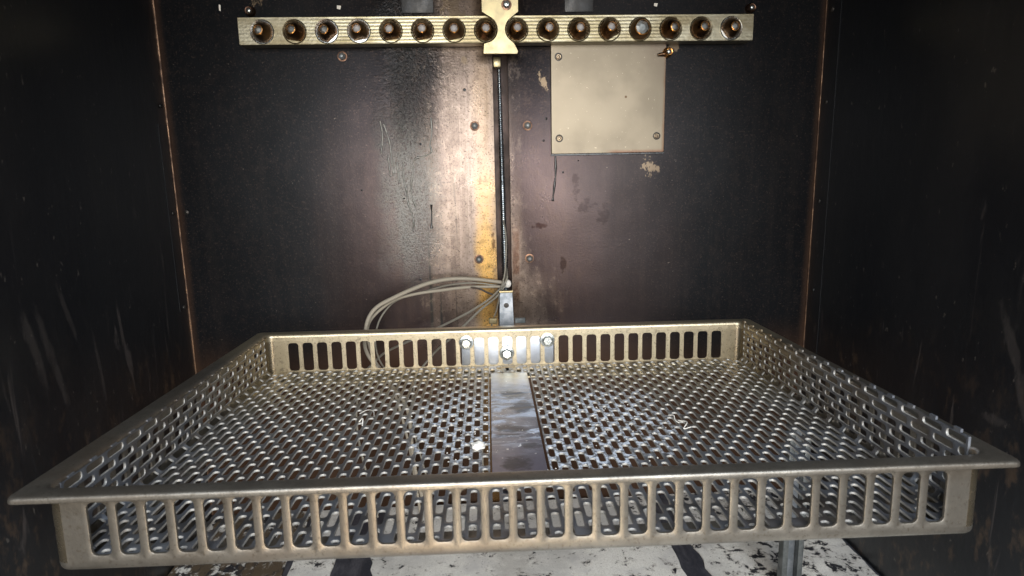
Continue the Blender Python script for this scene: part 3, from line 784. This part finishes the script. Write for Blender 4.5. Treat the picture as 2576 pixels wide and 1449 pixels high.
YA, YZ = 14.0, 402.0
edgeL = 28.2 + (ju0 - .5) * P; edgeR = 28.2 + (ju1 + .5) * P
def colcells(j):
    uc = 28.2 + j * P
    inside = -22.9 < uc < 24.3
    out = abs(uc) > FLT - 9
    colseg(j, 24.0 if out else YA, 86.0 if inside else (394.0 if out else YZ))
    if inside: colseg(j, 370.0, YZ)
def colseg(j, lo, YZ):
    uc = 28.2 + j * P
    ph = 358.6 if j % 2 == 0 else 346.6
    k0 = math.floor((lo - ph) / RP_)
    c = ph + k0 * RP_
    a, b_ = uc - P / 2, uc + P / 2
    y = lo
    while y < YZ - .01:
        e = min(c + RP_ / 2, YZ)
        if e > y + .01:
            h0 = max(c - 9.7 + random.uniform(-.2, .2), y + 2.2); h1 = min(c + 9.7 + random.uniform(-.2, .2), YZ - 1.8)
            # notch torn out round the middle bolt
            if abs(uc + .8) < 9 and e > 391:
                e2 = min(e, 391)
                if e2 > y: cells.append((a, b_, y, e2, None))
                y = max(y, e); c += RP_; continue
            hl = (h1 - h0) / 2
            cells.append((a, b_, y, e, (uc + random.uniform(-.08, .08), (h0 + h1) / 2, 2.65 + random.uniform(-.15, .1), hl, 2.3) if hl > 2 else None))
        y = max(y, e); c += RP_
for j in range(ju0, ju1 + 1): colcells(j)
vs, fs = perf(cells, TL, lmap, .28, 3)
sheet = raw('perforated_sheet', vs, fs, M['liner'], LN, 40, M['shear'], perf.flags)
# rims of the sheet (cut edges) and the sawn tabs on top of both sides
def edge_wall(pts, up):
    v2 = []; f2 = []
    return v2, f2
def ebox(u0, u1, v0, v1):
    vs = [lmap(u, v, w_) for w_ in (-TL, 0) for (u, v) in ((u0, v0), (u1, v0), (u1, v1), (u0, v1))]
    mesh('sawn_tab', vs, [(0, 1, 2, 3), (4, 7, 6, 5), (0, 4, 5, 1), (1, 5, 6, 2), (2, 6, 7, 3), (3, 7, 4, 0)], M['liner'], LN, False)
for sgn, ed, j in ((1, edgeR, ju1 + 1), (-1, edgeL, ju0 - 1)):
    ph = 358.6 if j % 2 == 0 else 346.6
    c = ph + RP_ / 2 + 24
    while c > YA:
        if c < YZ - 3:
            hh = random.uniform(1.8, 3.0) if sgn > 0 else random.uniform(.8, 1.4)
            ebox(ed, ed + sgn * hh, c - 3.2, c + 3.2)
        c -= RP_
vs = []; fs = []
n = int((edgeR - edgeL) / 3)
for vv, w0 in ((YA, 0), (YZ, 0)):
    for i in range(n):
        if abs(edgeL + (edgeR - edgeL) * i / n) > FLT - 9: vv2 = 24.0 if vv == YA else 394.0
        else: vv2 = vv
        u0 = edgeL + (edgeR - edgeL) * i / n; u1 = edgeL + (edgeR - edgeL) * (i + 1) / n
        
        k = len(vs)
        vs.extend([lmap(u0, vv2, 0), lmap(u1, vv2, 0), lmap(u1, vv2, -TL), lmap(u0, vv2, -TL)]); fs.append((k, k + 1, k + 2, k + 3))
k = 0
for ux in (-22.8, 24.3):
    k = len(vs); vs.extend([lmap(ux, 86, 0), lmap(ux, 370, 0), lmap(ux, 370, -TL), lmap(ux, 86, -TL)]); fs.append((k, k + 1, k + 2, k + 3))
mesh('cut_edge', vs, fs, M['liner'], LN, False)

box('front_edge', (-274, YA - .9, ZL - 3.2), (274, YA - .1, ZL + .3), M['bright'], LN, .2, 1)
# ------------------------------------------------------------------ strip in the middle
CS = tag(prism('centre_strip', rrect(-21.4, 21.8, 88, 368.5, 3.0, 4), ZL - 1.5, ZL + .5, M['strip'], None, .5, 'XY'), 'flat water-marked steel strip running front to back through the middle of the liner', 'metal strip')
CS.location = TR.location; CS.rotation_euler = TR.rotation_euler

# ------------------------------------------------------------------ debris
def lump(name, loc, r, label, cat, parent=None, squash=.6, seed=1):
    rnd = random.Random(seed)
    bm = bmesh.new(); bmesh.ops.create_icosphere(bm, subdivisions=3, radius=1)
    from mathutils import noise as nz
    for v in bm.verts:
        d = 1 + .45 * nz.noise(v.co * 1.6 + Vector((seed, 0, 0))) + .22 * nz.noise(v.co * 4 + Vector((0, seed, 0)))
        v.co = Vector((v.co.x * r * 1.25 * d, v.co.y * r * d, v.co.z * r * squash * d)) * S
    me = bpy.data.meshes.new(name); bm.to_mesh(me); bm.free()
    o = link(name, me, M['crumb'], None, True, 60)
    W = TR_M @ Vector([c * S for c in loc]); o.location = W
    return tag(o, label, cat)
bpy.context.view_layer.update()
TR_M = Matrix.Translation(TR.location) @ TR.rotation_euler.to_matrix().to_4x4()
lump('crumb', (-33, 153, ZL + 3.4), 4.9, 'white crumb lying on the perforated liner left of the centre strip', 'crumb', seed=3)
def fibre(P, r, label, grp='white wisps caught in the liner'):
    Q = [tuple((TR_M @ (Vector(p) * S)) / S) for p in P]
    tag(tube('wisp', Q, r * .6, M['crumb'], None, 6, 5), label, 'wisp', grp)
fibre([(-150, 246, ZL + 1), (-143, 250, ZL + 3), (-136, 244, ZL + 4), (-134, 236, ZL + 1.5)], .45, 'curled white wisp on the left half of the liner')
fibre([(-146, 224, ZL + 1), (-142, 222, ZL + 5), (-141, 214, ZL + 1)], .9, 'short thick white wisp on the left half of the liner')
fibre([(146, 214, ZL + 1), (149, 208, ZL + 3), (148, 200, ZL + 1.5), (150, 194, ZL + 1)], .9, 'white wisp on the right half of the liner, farther back')
fibre([(151, 200, ZL + 1), (156, 190, ZL + 3), (150, 180, ZL + 1), (158, 184, ZL + .8)], .8, 'bent white wisp on the right half of the liner, nearer the front')

# tiny white mineral grains scattered over the liner near the strip
vs = []; fs = []
rnd = random.Random(11)
for i in range(170):
    side = rnd.choice((1, 1, -1))
    x = rnd.gauss(75, 28) if side > 0 else rnd.gauss(-50, 22)
    y = rnd.gauss(205, 55)
    if -24 < x < 25 and rnd.random() < .6: continue
    r = rnd.uniform(.35, 1.1); k = len(vs)
    q = [(x + r * rnd.uniform(.7, 1.3) * math.cos(a), y + r * rnd.uniform(.7, 1.3) * math.sin(a), ZL - .1) for a in (0, 1.05, 2.1, 3.14, 4.2, 5.2)]
    vs += q + [(x, y, ZL + r * .7)]
    fs += [(k + j, k + (j + 1) % 6, k + 6) for j in range(6)]
g = mesh('mineral_grains', vs, fs, M['crumb'], None)
g.location = TR.location; g.rotation_euler = TR.rotation_euler; g['kind'] = 'stuff'
g['label'] = 'fine white mineral grains sprinkled over the liner'; g['category'] = 'grains'
# upright channel standing on the floor under the right half of the tray
po = tag(empty('support_post', (344, 640, ZF)), 'short grey and white channel post standing on the floor right of centre under the tray', 'post')
q = box('web', (338.6, 642, ZF + 1.3), (349.6, 644, -262), M['steelstrip2'], None, .3, 1); ch(q, po)
q = box('flange', (332.3, 634, ZF + 1.3), (338.4, 645, -262), M['steelstrip'], None, .5, 2); ch(q, po)
q = box('flange', (349.8, 634, ZF + 1.3), (355.8, 645, -262), M['steelstrip'], None, .5, 2); ch(q, po)
